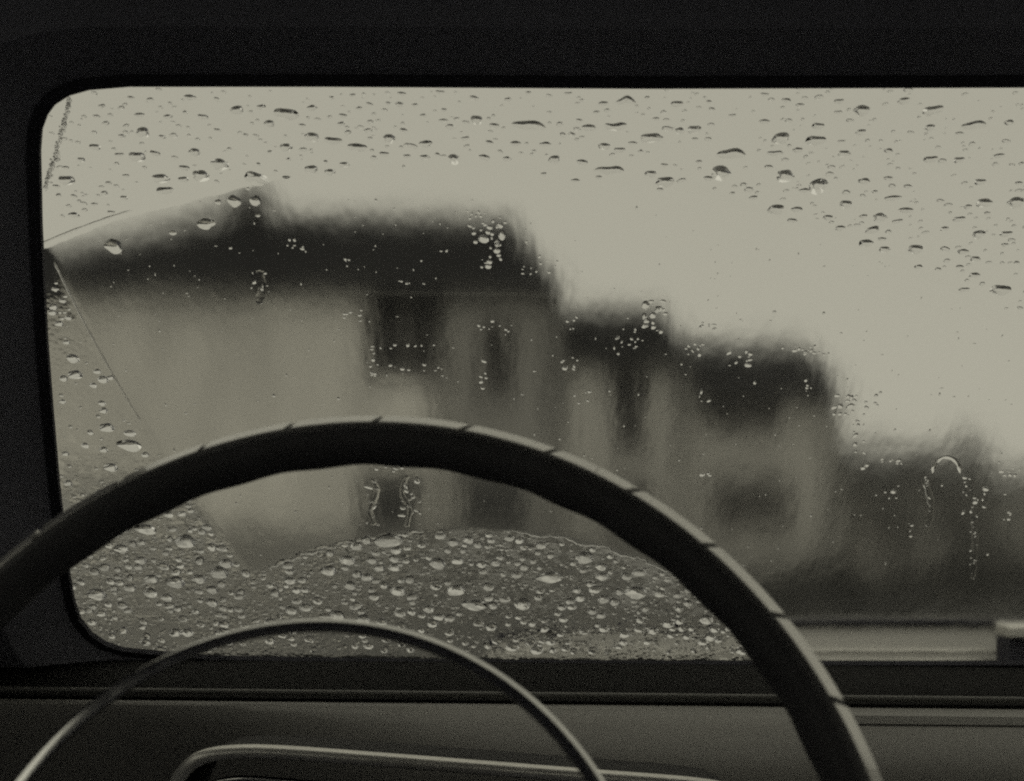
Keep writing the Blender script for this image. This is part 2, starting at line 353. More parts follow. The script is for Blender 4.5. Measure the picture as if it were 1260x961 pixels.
# ---------------------------------------------------------------- roadside hedge
def hedge(x0, x1, y0, y1, h0, h1):
    h = empty('hedge', ((x0+x1)/2, (y0+y1)/2, 0)); off = h.location
    tag(h, 'dark low hedge beyond the bonnet at the roadside', 'hedge')
    rnd = random.Random(3); mb = MB()
    for _ in range(9000):
        x = rnd.uniform(x0, x1); y = rnd.uniform(y0, y1); top = (h0 + (h1-h0)*(x-x0)/(x1-x0)) * (1 + .12*math.sin(x*5.1)+.08*math.sin(x*11+1))
        s = rnd.random(); z = zg(x, y) + top * (s ** .5) * (1 - .25*abs(2*(y-y0)/(y1-y0)-1)**2)
        a = Vector((rnd.gauss(0,1), rnd.gauss(0,1), rnd.gauss(0,1))).normalized(); b = a.orthogonal().normalized(); l = rnd.uniform(.03, .06)
        p = Vector((x, y, z)) - off
        mb.add([p - a*l, p + b*l*.5, p + a*l, p - b*l*.5], [(0,1,2,3)])
    o = mb.build('foliage', M['leaf'], h); o['kind'] = 'stuff'
    for q in range(26):
        mb = MB()
        x = rnd.uniform(x0, x1); y = rnd.uniform(y0+.2, y1-.2); top = (h0 + (h1-h0)*(x-x0)/(x1-x0))*.8
        b = Vector((x, y, zg(x, y))) - off
        mb.tube([b, b + Vector((rnd.gauss(0,.05), rnd.gauss(0,.05), top*.5)), b + Vector((rnd.gauss(0,.12), rnd.gauss(0,.12), top))], .012, 5, ref=Vector((0,1,0)))
        mb.build('stem', M['twig'], h)
hedge(1.9, 8.2, 10.4, 11.8, .52, .90)

# ---------------------------------------------------------------- the car
car = empty('car', (.30, 1.2, 0)); tag(car, 'dark old car seen from the driver seat, rain on its windscreen', 'car')
def cpart(o):                                        # keep world place under the car
    o.parent = car; o.matrix_parent_inverse = Matrix.Translation(-car.location); return o
def sub(o, par):
    o.parent = par; o.matrix_parent_inverse = par.matrix_world.inverted() if par.matrix_world else Matrix(); return o

# windscreen opening, traced once round, in the glass plane
OPEN = [(48,190),(50,163),(57,144),(68,129),(85,118),(110,111),(160,107),(400,107),(800,109.5),(1260,108),(1500,106)]
LOWL = [(48,190),(49,230),(50,280),(53,340),(57,420),(64,510),(72,600),(79,660),(84,705),(90,740),(98,765),(112,783),(130,795),(152,802)]
BOT = [(152,802),(260,806),(420,809),(600,811.5),(1000,813),(1260,819),(1500,826)]
def glass_at(p, z):                                  # the same on a plane z inside the glass
    r = ray(*p); e = Vector((0, 0, EYE)); t = (O + W*z - e).dot(W) / r.dot(W); q_ = e + r*t - O; return q_.dot(U), q_.dot(V)
top = [glass_at(p, .005) for p in OPEN]; lft = [glass_at(p, .005) for p in LOWL]; bot = [glass_at(p, .0006) for p in BOT]
CAR_U = .30                                          # centre line of the car
def mirrored(pts): return [(2*CAR_U - u, v) for u, v in pts]
tl = [p for p in top if p[0] < CAR_U]; bl = [p for p in bot if p[0] < CAR_U]
loop = tl + mirrored(tl)[::-1] + mirrored(lft)[1:] + mirrored(bl)[1:] + bl[::-1][:-1] + lft[::-1][:-1][0:]
cl = []
for p in loop:
    if not cl or math.hypot(p[0]-cl[-1][0], p[1]-cl[-1][1]) > 1e-4: cl.append(p)
if math.hypot(cl[0][0]-cl[-1][0], cl[0][1]-cl[-1][1]) < 1e-4: cl.pop()
loop = cl; n = len(loop)
def area(l): return sum(l[i][0]*l[(i+1)%len(l)][1]-l[(i+1)%len(l)][0]*l[i][1] for i in range(len(l)))/2
def offset(l, d):                                    # grow (d > 0) or shrink a loop
    s = 1 if area(l) > 0 else -1; o = []
    for i in range(len(l)):
        a, b, c = l[i-1], l[i], l[(i+1) % len(l)]
        t1 = Vector((b[0]-a[0], b[1]-a[1])).normalized(); t2 = Vector((c[0]-b[0], c[1]-b[1])).normalized(); t = (t1+t2).normalized()
        o.append((b[0] + s*t.y*d, b[1] - s*t.x*d))
    return o
# pane: inner face clear, outer face wet
pl = offset(loop, .012); k = len(pl)
vs = [(u, v, 0) for u, v in pl] + [(u, v, -.005) for u, v in pl]
me = bpy.data.meshes.new('windscreen')
s = area(pl) > 0
fs = [tuple(range(k)) if s else tuple(range(k))[::-1], tuple(range(k, 2*k))[::-1] if s else tuple(range(k, 2*k))]
fs += [((i, k+i, k+(i+1)%k, (i+1)%k) if s else (i, (i+1)%k, k+(i+1)%k, k+i)) for i in range(k)]
me.from_pydata(vs, [], fs); me.update()
me.materials.append(M['glass_in']); me.materials.append(M['glass_out']); me.polygons[1].material_index = 1
ws = bpy.data.objects.new('windscreen', me); C.objects.link(ws); ws.matrix_world = GM; cpart(ws)
tag(ws, 'rain-beaded windscreen with a smeared field wiped clear')
# frame: pillars, header and scuttle as one pressed surround
def surround(name, inner, outer_, z0, z1, m, inner2=None):
    inner2 = inner2 or inner
    k = len(inner); vs = [(u, v, z0) for u, v in inner] + [(u, v, z0) for u, v in outer_] + [(u, v, z1) for u, v in inner2] + [(u, v, z1) for u, v in outer_]
    fs = []
    for i in range(k):
        j = (i+1) % k
        fs += [(i, j, k+j, k+i), (2*k+i, 3*k+i, 3*k+j, 2*k+j), (i, 2*k+i, 2*k+j, j), (k+i, k+j, 3*k+j, 3*k+i)]
    return cpart(mesh_obj(name, vs, fs, m, M=GM))
out = []
for u, v in loop:
    du = u - CAR_U; uu = CAR_U + du * 1.28 if abs(du) > .3 else u + du*.28; out.append((uu, v + (.10 if v > .15 else (-.02 if v < -.2 else .08 * (v+.2)/.35 - .02*(1-(v+.2)/.35)))))
fr = surround('windscreen_frame', offset(loop, .0062), out, .0035, .03, M['trimblack'], offset(loop, .045)); tag(fr, 'black windscreen pillars and header seen from inside')
gk = surround('gasket', loop, offset(loop, .0066), .0006, .005, M['rubber'])
fo = surround('scuttle_frame', offset(loop, .014), out, -.010, -.0056, M['rubber'])
# headlining, with unseen doors and rear panels closed up to cut the window light
def topz(y): return O.z + V.z * (.33) + .02
hd = MB(); e0 = O + V*.315 + W*.02; lx, rx = CAR_U - .82, CAR_U + .82
prof = [(e0.y+.03, e0.z-.03), (e0.y-.08, e0.z+.055), (e0.y-.3, e0.z+.085), (-.6, e0.z+.09), (-1.5, e0.z+.02), (-1.9, e0.z-.18)]
vs = []; nn = len(prof)
for x in (lx, lx+.12, CAR_U, rx-.12, rx):
    dz = -.09 if x in (lx, rx) else 0
    vs += [(x, a, b+dz) for a, b in prof]
hd.add(vs, [(i*nn+j, (i+1)*nn+j, (i+1)*nn+j+1, i*nn+j+1) for i in range(4) for j in range(nn-1)])
ro = hd.build('roof', M['trimblack']); md = ro.modifiers.new('thickness', 'SOLIDIFY'); md.thickness = .03; md.offset = 1; cpart(ro)
for x, sgn in ((lx, 1), (rx, -1)):
    b = MB(); zt = EYE - .27 if sgn < 0 else EYE + .11  # driver's sill raised high, out of view, to keep the dash dark
    prof = [(x, .35), (x + sgn*.035, .45), (x + sgn*.03, zt-.05), (x + sgn*.01, zt), (x - sgn*.03, zt), (x - sgn*.04, .35)]
    b.sweep([0, 1], prof, lambda i, : (Vector((0, ((-1.95, 1.05) if sgn < 0 else (-.55, 1.05))[i], 0)), Vector((1, 0, 0)), Vector((0, 0, 1))))
    dr = cpart(b.build('door', M['trimblack']))
    zt = EYE + .2
b = MB().box((rx-.01, -1.95, EYE-.3), (rx+.02, -.6, EYE+.32)); cpart(b.build('rear_quarter', M['trimblack']))
b = MB().box((lx-.02, -1.95, .35), (lx+.01, -1.0, EYE+.32)); cpart(b.build('rear_quarter', M['trimblack']))
bk = MB().box((lx, -2.0, .3), (rx, -1.95, EYE-.16)); cpart(bk.build('rear_bulkhead', M['trimblack']))
fl = MB().box((lx, -2.0, .28), (rx, 1.6, .33)); cpart(fl.build('floor_pan', M['trimblack']))

# dashboard: extruded along the car from a profile given by where its lines fall below the glass
def dash_line(py, Y): return at(630, py, Y)
def extrude(name, pts, x0, x1, m, par=None, slope=0.0, deg=30):
    b = MB(); xs = [x0 + (x1-x0)*i/24 for i in range(25)]
    def frm(i): return Vector((xs[i], 0, -slope*(xs[i]))), Vector((0, 1, 0)), Vector((0, 0, 1))
    b.sweep(xs, pts, frm); o = smoothby(b.build(name, m), deg)
    return cpart(o) if par is None else sub(o, par)
q = lambda py, Y: (Y, at(630, py, Y).z)
dx0, dx1 = CAR_U - .76, CAR_U + .76
dash = extrude('dashboard', [q(806, 1.03), q(836, .935), q(850, .90), q(862, .885), (.885, .70), (1.03, .70)], dx0, dx1, M['dashblack'], slope=.010)
tag(dash, 'long dark dashboard under the windscreen')
p0 = at(630, 855, .876)
extrude('bead', [(p0.y + .0022*math.cos(a*math.pi/5), p0.z + .0022*math.sin(a*math.pi/5)) for a in range(10)], dx0, dx1, M['beadpaint'], dash, .010)
prof_ = [(868, .875, .875), (872, .872, .860), (880, .871, .846), (893, .871, .834), (910, .871, .822), (930, .872, .812), (955, .873, .804), (1000, .875, .797), (1080, .878, .79)]
pb = MB(); xs = [dx0 + (dx1-dx0)*i/60 for i in range(61)]; vs = []     # flat and shaded ahead of the driver, swelling out to the right
for x in xs:
    s_ = sstep(at(120, 900, .83).x, at(860, 900, .83).x, x)
    vs += [Vector((x, ya + (yb-ya)*s_, at(630, py, ya + (yb-ya)*s_).z - .010*x)) for py, ya, yb in prof_] + [Vector((x, .90, .80)), Vector((x, .90, at(630, 868, .875).z - .010*x - .002))]
mq = len(prof_) + 2
pb.add(vs, [(i*mq+k_, i*mq+(k_+1) % mq, (i+1)*mq+(k_+1) % mq, (i+1)*mq+k_) for i in range(60) for k_ in range(mq)])
sub(smoothby(pb.build('panel', M['dashpaint'])), dash)
# raised moulding on the passenger side of the panel
x_m = at(1046, 880, .84).x
mm = MB(); xs = [x_m + (dx1 - x_m)*i/12 for i in range(13)]
pr = [q(868, .862), q(876, .842), q(886, .838), q(892, .842), q(900, .86)]
mm.sweep(xs, pr, lambda i: (Vector((xs[i], 0, -.010*xs[i])), Vector((0, 1, 0)), Vector((0, 0, 1))))
sub(smoothby(mm.build('moulding', M['dashpaint'])), dash)

# instrument binnacle with a pale metal rim
def pth(pts, Y): return [at(x, y, Y) for x, y in pts]
def smooth_path(pts, sub_=6):
    o = []
    for i in range(len(pts)-1):
        p0, p1, p2, p3 = pts[max(i-1,0)], pts[i], pts[i+1], pts[min(i+2, len(pts)-1)]
        for s_ in range(sub_):
            t = s_/sub_; o.append(.5*((2*p1)+(-p0+p2)*t+(2*p0-5*p1+4*p2-p3)*t*t+(-p0+3*p1-3*p2+p3)*t**3))
    return o + [pts[-1]]
rimp = smooth_path(pth([(205,1010),(212,975),(228,947),(252,931),(292,925),(350,926),(460,934),(600,945),(740,956),(860,966),(905,978),(925,1000),(930,1040)], .70))
fc = MB(); c0 = at(560, 1040, .70)
vs = [p.copy() for p in rimp] + [p + Vector((0, .075, -.006)) for p in rimp]; k = len(rimp)
fc.add(vs, [(i, i+1, k+i+1, k+i) for i in range(k-1)]); ins = fc.build('instrument_binnacle', M['dial'], smooth=True)
md = ins.modifiers.new('thickness', 'SOLIDIFY'); md.thickness = .004; cpart(ins); tag(ins, 'black instrument binnacle with a pale metal rim')
rt = MB(); rt.tube(rimp, .0040, 12, ref=Vector((0, 1, 0)), ry=.0044); sub(rt.build('rim', M['palemetal'], smooth=True), ins)
rim2 = smooth_path(pth([(240,1010),(246,982),(262,964),(290,957),(330,958),(460,969),(740,990),(880,1005),(890,1040)], .715))
dl = MB(); dl.add(list(rim2) + [at(560, 1060, .715)], [(i, i+1, len(rim2)) for i in range(len(rim2)-1)]); sub(dl.build('dial_face', M['dial']), ins)
rt = MB(); rt.tube([p - Vector((0, .002, 0)) for p in rim2], .0016, 8, ref=Vector((0, 1, 0))); sub(rt.build('dial_ring', M['chrome'], smooth=True), ins)

# steering wheel
Rr = Vector((1, 0, 0)); Fw = Vector((0, math.cos(PITCH), math.sin(PITCH))); Up = Vector((0, -math.sin(PITCH), math.cos(PITCH)))
def cam2w(x, y, z): return Rr*x + Fw*y + Up*z
wc = cam2w(-.0655, .4435, -.2033) + Vector((0, 0, EYE)); A_, B_ = .4492, -.0662
wn = cam2w(math.sin(B_)*math.cos(A_), -math.cos(B_)*math.cos(A_), math.sin(A_)).normalized()
wx = Vector((1, 0, 0)); wx = (wx - wn*wx.dot(wn)).normalized(); wy = wn.cross(wx)
WM = Matrix(((wx.x, wy.x, wn.x, wc.x), (wx.y, wy.y, wn.y, wc.y), (wx.z, wy.z, wn.z, wc.z), (0, 0, 0, 1)))
sw = empty('steering_wheel'); sw.matrix_world = WM; cpart(sw); tag(sw, 'thin black steering wheel with segmented rim and chrome horn ring')
RM, RT = .2015, .0108; NSEG = 34; FAC = R(43)
def wheel_part(mb, name, m, deg=40):
    o = smoothby(mb.build(name, m), deg); o.parent = sw; return o
mb = MB(); NS = NSEG * 8
def rimprof(t):
    pts = []
    for a in range(20):
        an = 2*math.pi*a/20; rr = RT
        c_ = math.cos(an - FAC)
        if c_ > 0: rr = min(RT, .0086 / max(c_, 1e-3))
        x_, y_ = rr*math.cos(an), rr*math.sin(an)*1.08
        if math.cos(an) < 0:                        # finger grips on the inner side
            g_ = -.0005*math.cos(t*NSEG/1.0)*max(0, -math.cos(an)); x_ += g_
        pts.append((x_, y_))
    return pts
vs = []; m_ = 20
for i in range(NS):
    t = 2*math.pi*i/NS; rad = Vector((math.cos(t), math.sin(t), 0))
    vs += [rad*(RM + p) + Vector((0, 0, b)) for p, b in rimprof(t)]
mb.add(vs, [(i*m_+k_, i*m_+(k_+1)%m_, ((i+1)%NS)*m_+(k_+1)%m_, ((i+1)%NS)*m_+k_) for i in range(NS) for k_ in range(m_)])
wheel_part(mb, 'rim', M['wheel'], 30)
# pale inlay pieces paint in sky reflection on the rim shoulder, parted by dark joints
T0 = math.atan2(1, 0)
cf, sf = math.cos(FAC), math.sin(FAC)
def P2(along, out_): return (cf*out_ - sf*along, sf*out_ + cf*along)
ip = [P2(-.0052, .0080), P2(-.0052, .0094), P2(-.0047, .0099), P2(.0030, .0099), P2(.0035, .0094), P2(.0035, .0080)]
gap = .0030 / RM; src = None
mb = MB(); st = 2*math.pi/NSEG; path = [gap/2 + (st-gap)*i/6 for i in range(7)]
def ifr(i):
    t = path[i]; return Vector((math.cos(t)*RM, math.sin(t)*RM, 0)), Vector((math.cos(t), math.sin(t), 0)), Vector((0, 0, 1))
SK = .0035 / RM
vs = []
for i, t in enumerate(path):
    for kk, (p, b) in enumerate(ip):
        al = (-1, -1, -.9, .9, 1, 1)[kk]; tt = t + SK*al*.5
        vs.append(Vector((math.cos(tt)*(RM+p), math.sin(tt)*(RM+p), b)))
m6 = 6; mb.add(vs, [(i*m6+k_, i*m6+(k_+1)%m6, (i+1)*m6+(k_+1)%m6, (i+1)*m6+k_) for i in range(6) for k_ in range(m6)] + [tuple(range(6))[::-1], tuple(36+k_ for k_ in range(6))])
src = wheel_part(mb, 'rim_sheen', M['sheen'], 30)
PH = PHASE = R(3.0)
for i in range(NSEG):
    o = src if i == 0 else src.copy()
    if i: C.objects.link(o)
    o.parent = sw; o.rotation_euler = (0, 0, PH + i*st)
# horn ring
HR, HZ = .1252, .0244
ho_ = cam2w(-.0094, -.0071, -.0108); HO = Vector((ho_.dot(wx), ho_.dot(wy), ho_.dot(wn)))
mb = MB(); N2 = 120
vs = []; hp = [(.0038, -.0022), (.0036, -.0015), (.0016, .0017), (.0010, .0022), (.0004, .0023), (-.0008, .0023), (-.0018, .0022), (-.0023, .0015), (-.0023, .0), (-.0018, -.0020), (0, -.0026), (.0026, -.0027)]
for i in range(N2):
    t = 2*math.pi*i/N2; rad = Vector((math.cos(t), math.sin(t), 0)); vs += [HO + rad*(HR+p) + Vector((0, 0, HZ+b)) for p, b in hp]
mb.add(vs, [(i*12+k_, i*12+(k_+1)%12, ((i+1)%N2)*12+(k_+1)%12, ((i+1)%N2)*12+k_) for i in range(N2) for k_ in range(12)])
wheel_part(mb, 'horn_ring', M['chrome'], 24)
for sgn in (-1, 1):                                  # ring brackets and spokes run below the picture to the hub
    mb = MB(); a0 = R(200) if sgn < 0 else R(-20)
    dv = Vector((math.cos(a0), math.sin(a0), 0)); sd = Vector((-dv.y, dv.x, 0))
    mb.sweep([0, 1, 2], [(-.013, -.004), (.013, -.004), (.009, .004), (-.009, .004)], lambda i: (dv*(.03, .11, RM-.004)[i] + Vector((0, 0, (-.02, -.012, 0)[i])), sd, Vector((0, 0, 1))))
    wheel_part(mb, 'spoke', M['wheel'])
    mb = MB(); mb.tube([HO + dv*HR + Vector((0, 0, HZ)), dv*.04 + Vector((0, 0, .012))], .003, 8, ref=Vector((0, 0, 1))); wheel_part(mb, 'ring_bracket', M['chrome'])
mb = MB(); prof = [(.045, -.03), (.048, -.01), (.044, .008), (.03, .016), (.012, .019), (.001, .0195)]
vs = [(r_*math.cos(a*math.pi/16), r_*math.sin(a*math.pi/16), z_) for r_, z_ in prof for a in range(32)]
mb.add(vs, [(i*32+a, i*32+(a+1)%32, (i+1)*32+(a+1)%32, (i+1)*32+a) for i in range(5) for a in range(32)]); wheel_part(mb, 'hub', M['wheel'])
mb = MB(); mb.tube([(0, 0, -.02), (0, 0, -.40)], .022, 16, ref=Vector((0, 1, 0))); wheel_part(mb, 'column', M['wheel'])

# bonnet, cowl vent and wiper outside
bn = MB(); xs = [CAR_U + (-.80 + 1.6*i/32) for i in range(33)]; ys = [1.02, 1.06, 1.12, 1.3, 1.6, 1.9, 2.15, 2.3, 2.38, 2.42, 2.43]
vs = []
for j, y in enumerate(ys):
    for x in xs:
        t = (x - CAR_U)/.8; z = EYE - .235 + .0 - .02*(y-1.1) - .05*abs(t)**3 - max(0, (y-2.1))**2*1.3 - (.35 if j == 10 else 0)
        z += .03*math.exp(-((abs(t)-.82)/.12)**2) - .02*math.exp(-((abs(t)-.6)/.08)**2)
        vs.append((x, y, z))
n3 = len(xs); bn.add(vs, [(j*n3+i, j*n3+i+1, (j+1)*n3+i+1, (j+1)*n3+i) for j in range(len(ys)-1) for i in range(n3-1)])
bo = bn.build('bonnet', M['bonnetpaint'], smooth=True); cpart(bo); tag(bo, 'grey wet bonnet ahead of the windscreen')
# cowl vent: a raised scoop across the scuttle, pale, dark under its lip, two bright rails at its foot
vent = MB(); VX0, VX1 = at(598, 780, 1.11).x, 2*CAR_U + .06 - at(598, 780, 1.11).x + .05
NV = 40; xs = [VX0 + (VX1-VX0)*i/NV for i in range(NV+1)]
def bow(x):
    t = (x - (VX0+VX1)/2)/((VX1-VX0)/2); return 1 - .28*t*t - .5*max(0, abs(t)-.93)/.07
zb_, zt_ = at(630, 806, 1.09).z, at(630, 757, 1.12).z
def section(x):
    hgt = (zt_ - zb_)*bow(x)
    return [(1.085, zb_), (1.10, zb_ + hgt*.35), (1.112, zb_ + hgt*.78), (1.118, zb_ + hgt*.80), (1.135, zb_ + hgt*.72), (1.22, zb_-.03), (1.085, zb_-.03)]
vs = []
for x in xs: vs += [Vector((x, y, z)) for y, z in section(x)]
m7 = 7; vent.add(vs, [(i*m7+k_, i*m7+(k_+1)%m7, (i+1)*m7+(k_+1)%m7, (i+1)*m7+k_) for i in range(NV) for k_ in range(m7)] + [tuple(range(7)), tuple(NV*7+k_ for k_ in range(7))[::-1]])
ve = smoothby(vent.build('cowl_vent', M['ventpaint']), 45); cpart(ve); tag(ve, 'pale raised air vent across the scuttle below the windscreen')
lp = MB(); lp.tube([Vector((x, 1.112, zb_ + (zt_-zb_)*bow(x)*.90)) for x in xs], .0034, 8, ref=Vector((0, 1, 0)), ry=.004); sub(lp.build('lip_gap_shade', M['rubber'], smooth=True), ve)  # black tube stands in for the dark gap under the lip
lp = MB(); lp.tube([Vector((x, 1.116, zb_ + (zt_-zb_)*bow(x)*.995)) for x in xs], .0014, 8, ref=Vector((0, 1, 0))); sub(lp.build('lip', M['ventpaint'], smooth=True), ve)
for dz in (.0065, -.001):
    lp = MB(); lp.tube([Vector((x, 1.0815 - .002*(dz < 0), zb_ + dz)) for x in xs], .0022, 8, ref=Vector((0, 1, 0))); sub(lp.build('rail', M['palemetal'], smooth=True), ve)
# wiper spindle and arm at the right
wp = MB(); a, b = at(1237, 768, 1.05), at(1262, 812, 1.05)
wp.box((a.x, 1.045, b.z-.02), (b.x+.002, 1.075, at(1237, 782, 1.05).z)); wa = wp.build('wiper_spindle', M['rubber']); cpart(wa)
bv = wa.modifiers.new('edge', 'BEVEL'); bv.width = .0015; bv.segments = 2
z1, z2 = at(1237, 781, 1.05).z, at(1237, 766, 1.05).z
wp = MB().box((a.x-.0006, 1.040, z1), (b.x+.02, 1.075, z2)); ca = wp.build('arm_cap', M['palemetal']); bv = ca.modifiers.new('edge', 'BEVEL'); bv.width = .002; bv.segments = 3; sub(ca, wa)
wp = MB(); wp.tube([(b.x+.018, 1.055, (z1+z2)/2), (b.x+.25, 1.06, (z1+z2)/2+.005), (b.x+.40, 1.055, (z1+z2)/2)], .004, 8); sub(wp.build('arm', M['chrome'], smooth=True), wa)
tag(wa, 'wiper spindle at the end of the pale vent')

# ---------------------------------------------------------------- rain on the glass
ZW = -.0053                                          # just clear of the outer face
def drop_mesh(name, seed, seg=22, bend=0., lump=.12, sag=0., power=None, wedge=0.):
    rnd = random.Random(seed); ph = [rnd.uniform(0, 6.28) for _ in range(4)]; am = [lump*rnd.uniform(.3, 1)/(k+1)**.6 for k in range(4)]
    power = power or rnd.uniform(1.25, 1.7); rings = [0., .30, .55, .75, .88, .96, 1.0]
    vs = [(0, -wedge + bend*.45, -1.)]
    for r_ in rings[1:]:
        for a in range(seg):
            t = 2*math.pi*a/seg
            f = 1 + r_*sum(am[k]*math.cos((k+2)*t + ph[k]) for k in range(4))
            x, y = math.cos(t)*r_*f, math.sin(t)*r_*f
            if wedge: y += -wedge*(1 - r_); z = -(1 - r_**power)          # a sagging drop: long slope above, full belly below
            else: z = -max(0, 1 - r_**2.0)**power * (1 - sag*y)
            vs.append((x, y + bend*(.45 - x*x) + (bend*.5*math.sin(4.2*x+seed) if bend else 0), z))
    nr = len(rings)-1; fs = [(0, 1+a, 1+(a+1) % seg) for a in range(seg)]
    fs += [(1+i*seg+a, 1+(i+1)*seg+a, 1+(i+1)*seg+(a+1) % seg, 1+i*seg+(a+1) % seg) for i in range(nr-1) for a in range(seg)]
    b0 = len(vs); vs.append((0, bend*.45, 0)); last = 1+(nr-1)*seg
    fs += [(b0, last+(a+1) % seg, last+a) for a in range(seg)]
    me = bpy.data.meshes.new(name); me.from_pydata(vs, [], fs); me.update()
    bm = bmesh.new(); bm.from_mesh(me); bmesh.ops.recalc_face_normals(bm, faces=bm.faces); bm.to_mesh(me); bm.free()
    me.polygons.foreach_set('use_smooth', [True]*len(me.polygons)); me.set_sharp_from_angle(angle=R(62)); me.materials.append(M['water']); return me
ROUND = [drop_mesh('raindrop', i, wedge=.25+.03*(i % 8)) for i in range(14)]
SMOOTH = [drop_mesh('domed_raindrop', 70+i, lump=.10, power=1.7, wedge=.22) for i in range(8)]
LONG = [drop_mesh('long_raindrop', 40+i, 30, bend=(.35, .5, -.25, .3)[i % 4], lump=.16, wedge=.3) for i in range(8)]
UPPER = [(174,164,15,1.2),(148,170,7,1),(198,171,7,1),(115,183,13,0.6),(167,194,18,1),(189,191,11,0.6),(238,189,13,1),(269,203,19,1.1),(225,209,12,0.5),(246,217,18,1.2),(314,220,25,1.5),(196,221,19,0.7),(224,223,12,0.5),(201,236,18,0.5),(80,223,18,0.8),(98,199,8,1),(151,246,8,0.7),(89,267,12,0.6),(135,264,8,0.4),(114,254,6,0.4),(153,219,7,0.4),(132,228,7,0.4),(205,146,9,0.7),(248,146,11,0.7),(290,137,16,0.7),(320,134,10,0.7),(330,154,12,0.9),(351,183,14,0.9),(266,163,8,0.5),(232,122,14,0.4),(123,133,8,0.5),(117,146,8,0.4),(159,123,8,0.3),(183,125,8,0.3),(207,130,5,0.6),(196,135,5,0.4),(226,141,5,0.5),(301,169,5,0.4),(145,193,10,0.4),(79,209,7,0.3),(331,190,6,0.4),(351,221,7,0.4),(317,205,5,0.4),(170,144,12,0.3),(94,178,5,0.3),(67,232,8,0.3),(70,243,6,0.3),(89,244,6,0.3),(338,214,4,0.4),(267,251,7,1.4),(287,248,14,1.8),(313,248,12,1.8),(304,235,5,1),(316,268,5,1),(211,289,8,1),(252,276,18,1.2),(138,303,20,1.5),(351,141,29,1.0),(383,135,11,0.7),(421,145,9,0.6),(419,155,9,0.6),(371,157,7,0.5),(383,170,16,1.1),(409,175,20,0.3),(439,183,22,0.5),(478,172,14,1.2),(496,163,9,0.7),(523,179,15,0.6),(472,192,10,0.7),(500,195,8,0.6),(522,196,11,0.6),(558,197,13,1.6),(596,196,12,0.7),(624,198,9,0.9),(382,210,15,0.8),(405,214,12,0.8),(423,205,11,0.7),(351,221,8,0.4),(491,131,9,0.9),(454,131,8,0.4),(477,130,5,0.4),(510,132,7,0.4),(494,118,10,0.4),(583,123,10,0.6),(520,145,7,0.5),(545,151,9,0.5),(561,149,6,0.5),(586,149,14,1.2),(608,157,11,0.6),(546,138,6,0.4),(572,173,9,0.5),(602,178,9,0.6),(538,193,6,0.4),(493,184,4,0.4),(496,208,3,0.5),(433,120,7,0.3),(407,123,5,0.3),(441,136,7,0.3),(541,116,10,0.3),(457,188,4,0.4),(354,199,5,0.4),(400,202,5,0.3),(625,125,7,0.8),(651,156,41,0.5),(704,168,8,0.7),(634,179,12,0.5),(682,198,13,0.9),(725,159,15,0.6),(758,157,24,0.5),(743,130,11,0.5),(771,126,22,0.35),(744,182,13,0.8),(763,187,12,0.6),(717,202,12,0.6),(751,211,29,0.5),(708,225,10,0.3),(802,171,25,0.7),(837,163,10,1.2),(855,161,15,0.9),(834,130,14,0.5),(808,149,7,0.5),(801,216,13,0.7),(819,225,21,0.8),(861,202,7,0.5),(873,222,11,0.5),(888,213,22,1.7),(901,191,34,0.7),(856,174,6,0.5),(877,137,7,0.4),(902,145,8,0.4),(734,141,7,0.4),(713,151,7,0.3),(671,180,13,0.3),(779,179,10,0.3),(789,189,5,0.4),(813,236,7,0.4),(818,206,8,0.3),(902,241,6,0.4),(669,217,6,0.4),(737,221,7,0.4),(699,118,9,0.3),(650,117,6,0.3),(797,123,5,0.3),(873,128,6,0.3),(1062,137,19,0.9),(1114,126,14,0.6),(1150,137,23,0.8),(1146,159,12,0.8),(1201,156,30,0.35),(1244,153,11,0.7),(1008,157,13,0.8),(962,171,20,1.0),(1005,174,22,0.8),(983,187,11,0.6),(1040,191,14,0.6),(1095,188,10,0.7),(1147,198,16,0.5),(1182,199,12,0.8),(1232,194,12,0.4),(967,217,19,1.3),(1008,229,21,1.7),(947,208,9,0.5),(1065,225,13,0.6),(1095,222,10,0.5),(1119,232,9,0.5),(1078,239,6,0.6),(1042,253,14,0.9),(1100,246,17,0.3),(956,259,19,0.7),(982,260,12,0.6),(928,246,10,0.4),(976,274,11,0.4),(1020,270,11,0.6),(1035,283,11,0.6),(1084,269,15,1.1),(1064,269,9,0.5),(1106,275,11,0.4),(1075,285,16,0.5),(1117,261,16,0.35),(1067,301,16,0.6),(1090,309,12,0.7),(1087,297,9,0.5),(1128,308,17,0.8),(1164,284,9,0.8),(1182,272,13,0.6),(1193,257,9,0.7),(1213,251,18,0.7),(1252,250,19,0.9),(1206,290,14,1.0),(1240,290,14,0.5),(1187,312,12,0.6),(1202,321,11,0.7),(1132,331,9,0.6),(1156,334,7,0.6),(1201,341,12,0.6),(1233,358,25,0.8),(1188,359,11,0.5),(1208,226,13,0.7),(1253,326,6,1),(1183,331,9,0.3),(1037,177,8,0.4),(1034,127,11,0.5),(1033,141,9,0.4),(986,132,9,0.6),(969,126,11,0.4),(942,119,9,0.4),(942,152,11,0.5),(1061,165,12,0.6),(1259,204,6,0.6),(1183,167,9,0.4),(955,191,16,0.3),(991,237,12,0.3),(1239,304,8,0.4),(1217,265,6,0.4),(1256,228,9,0.3)]
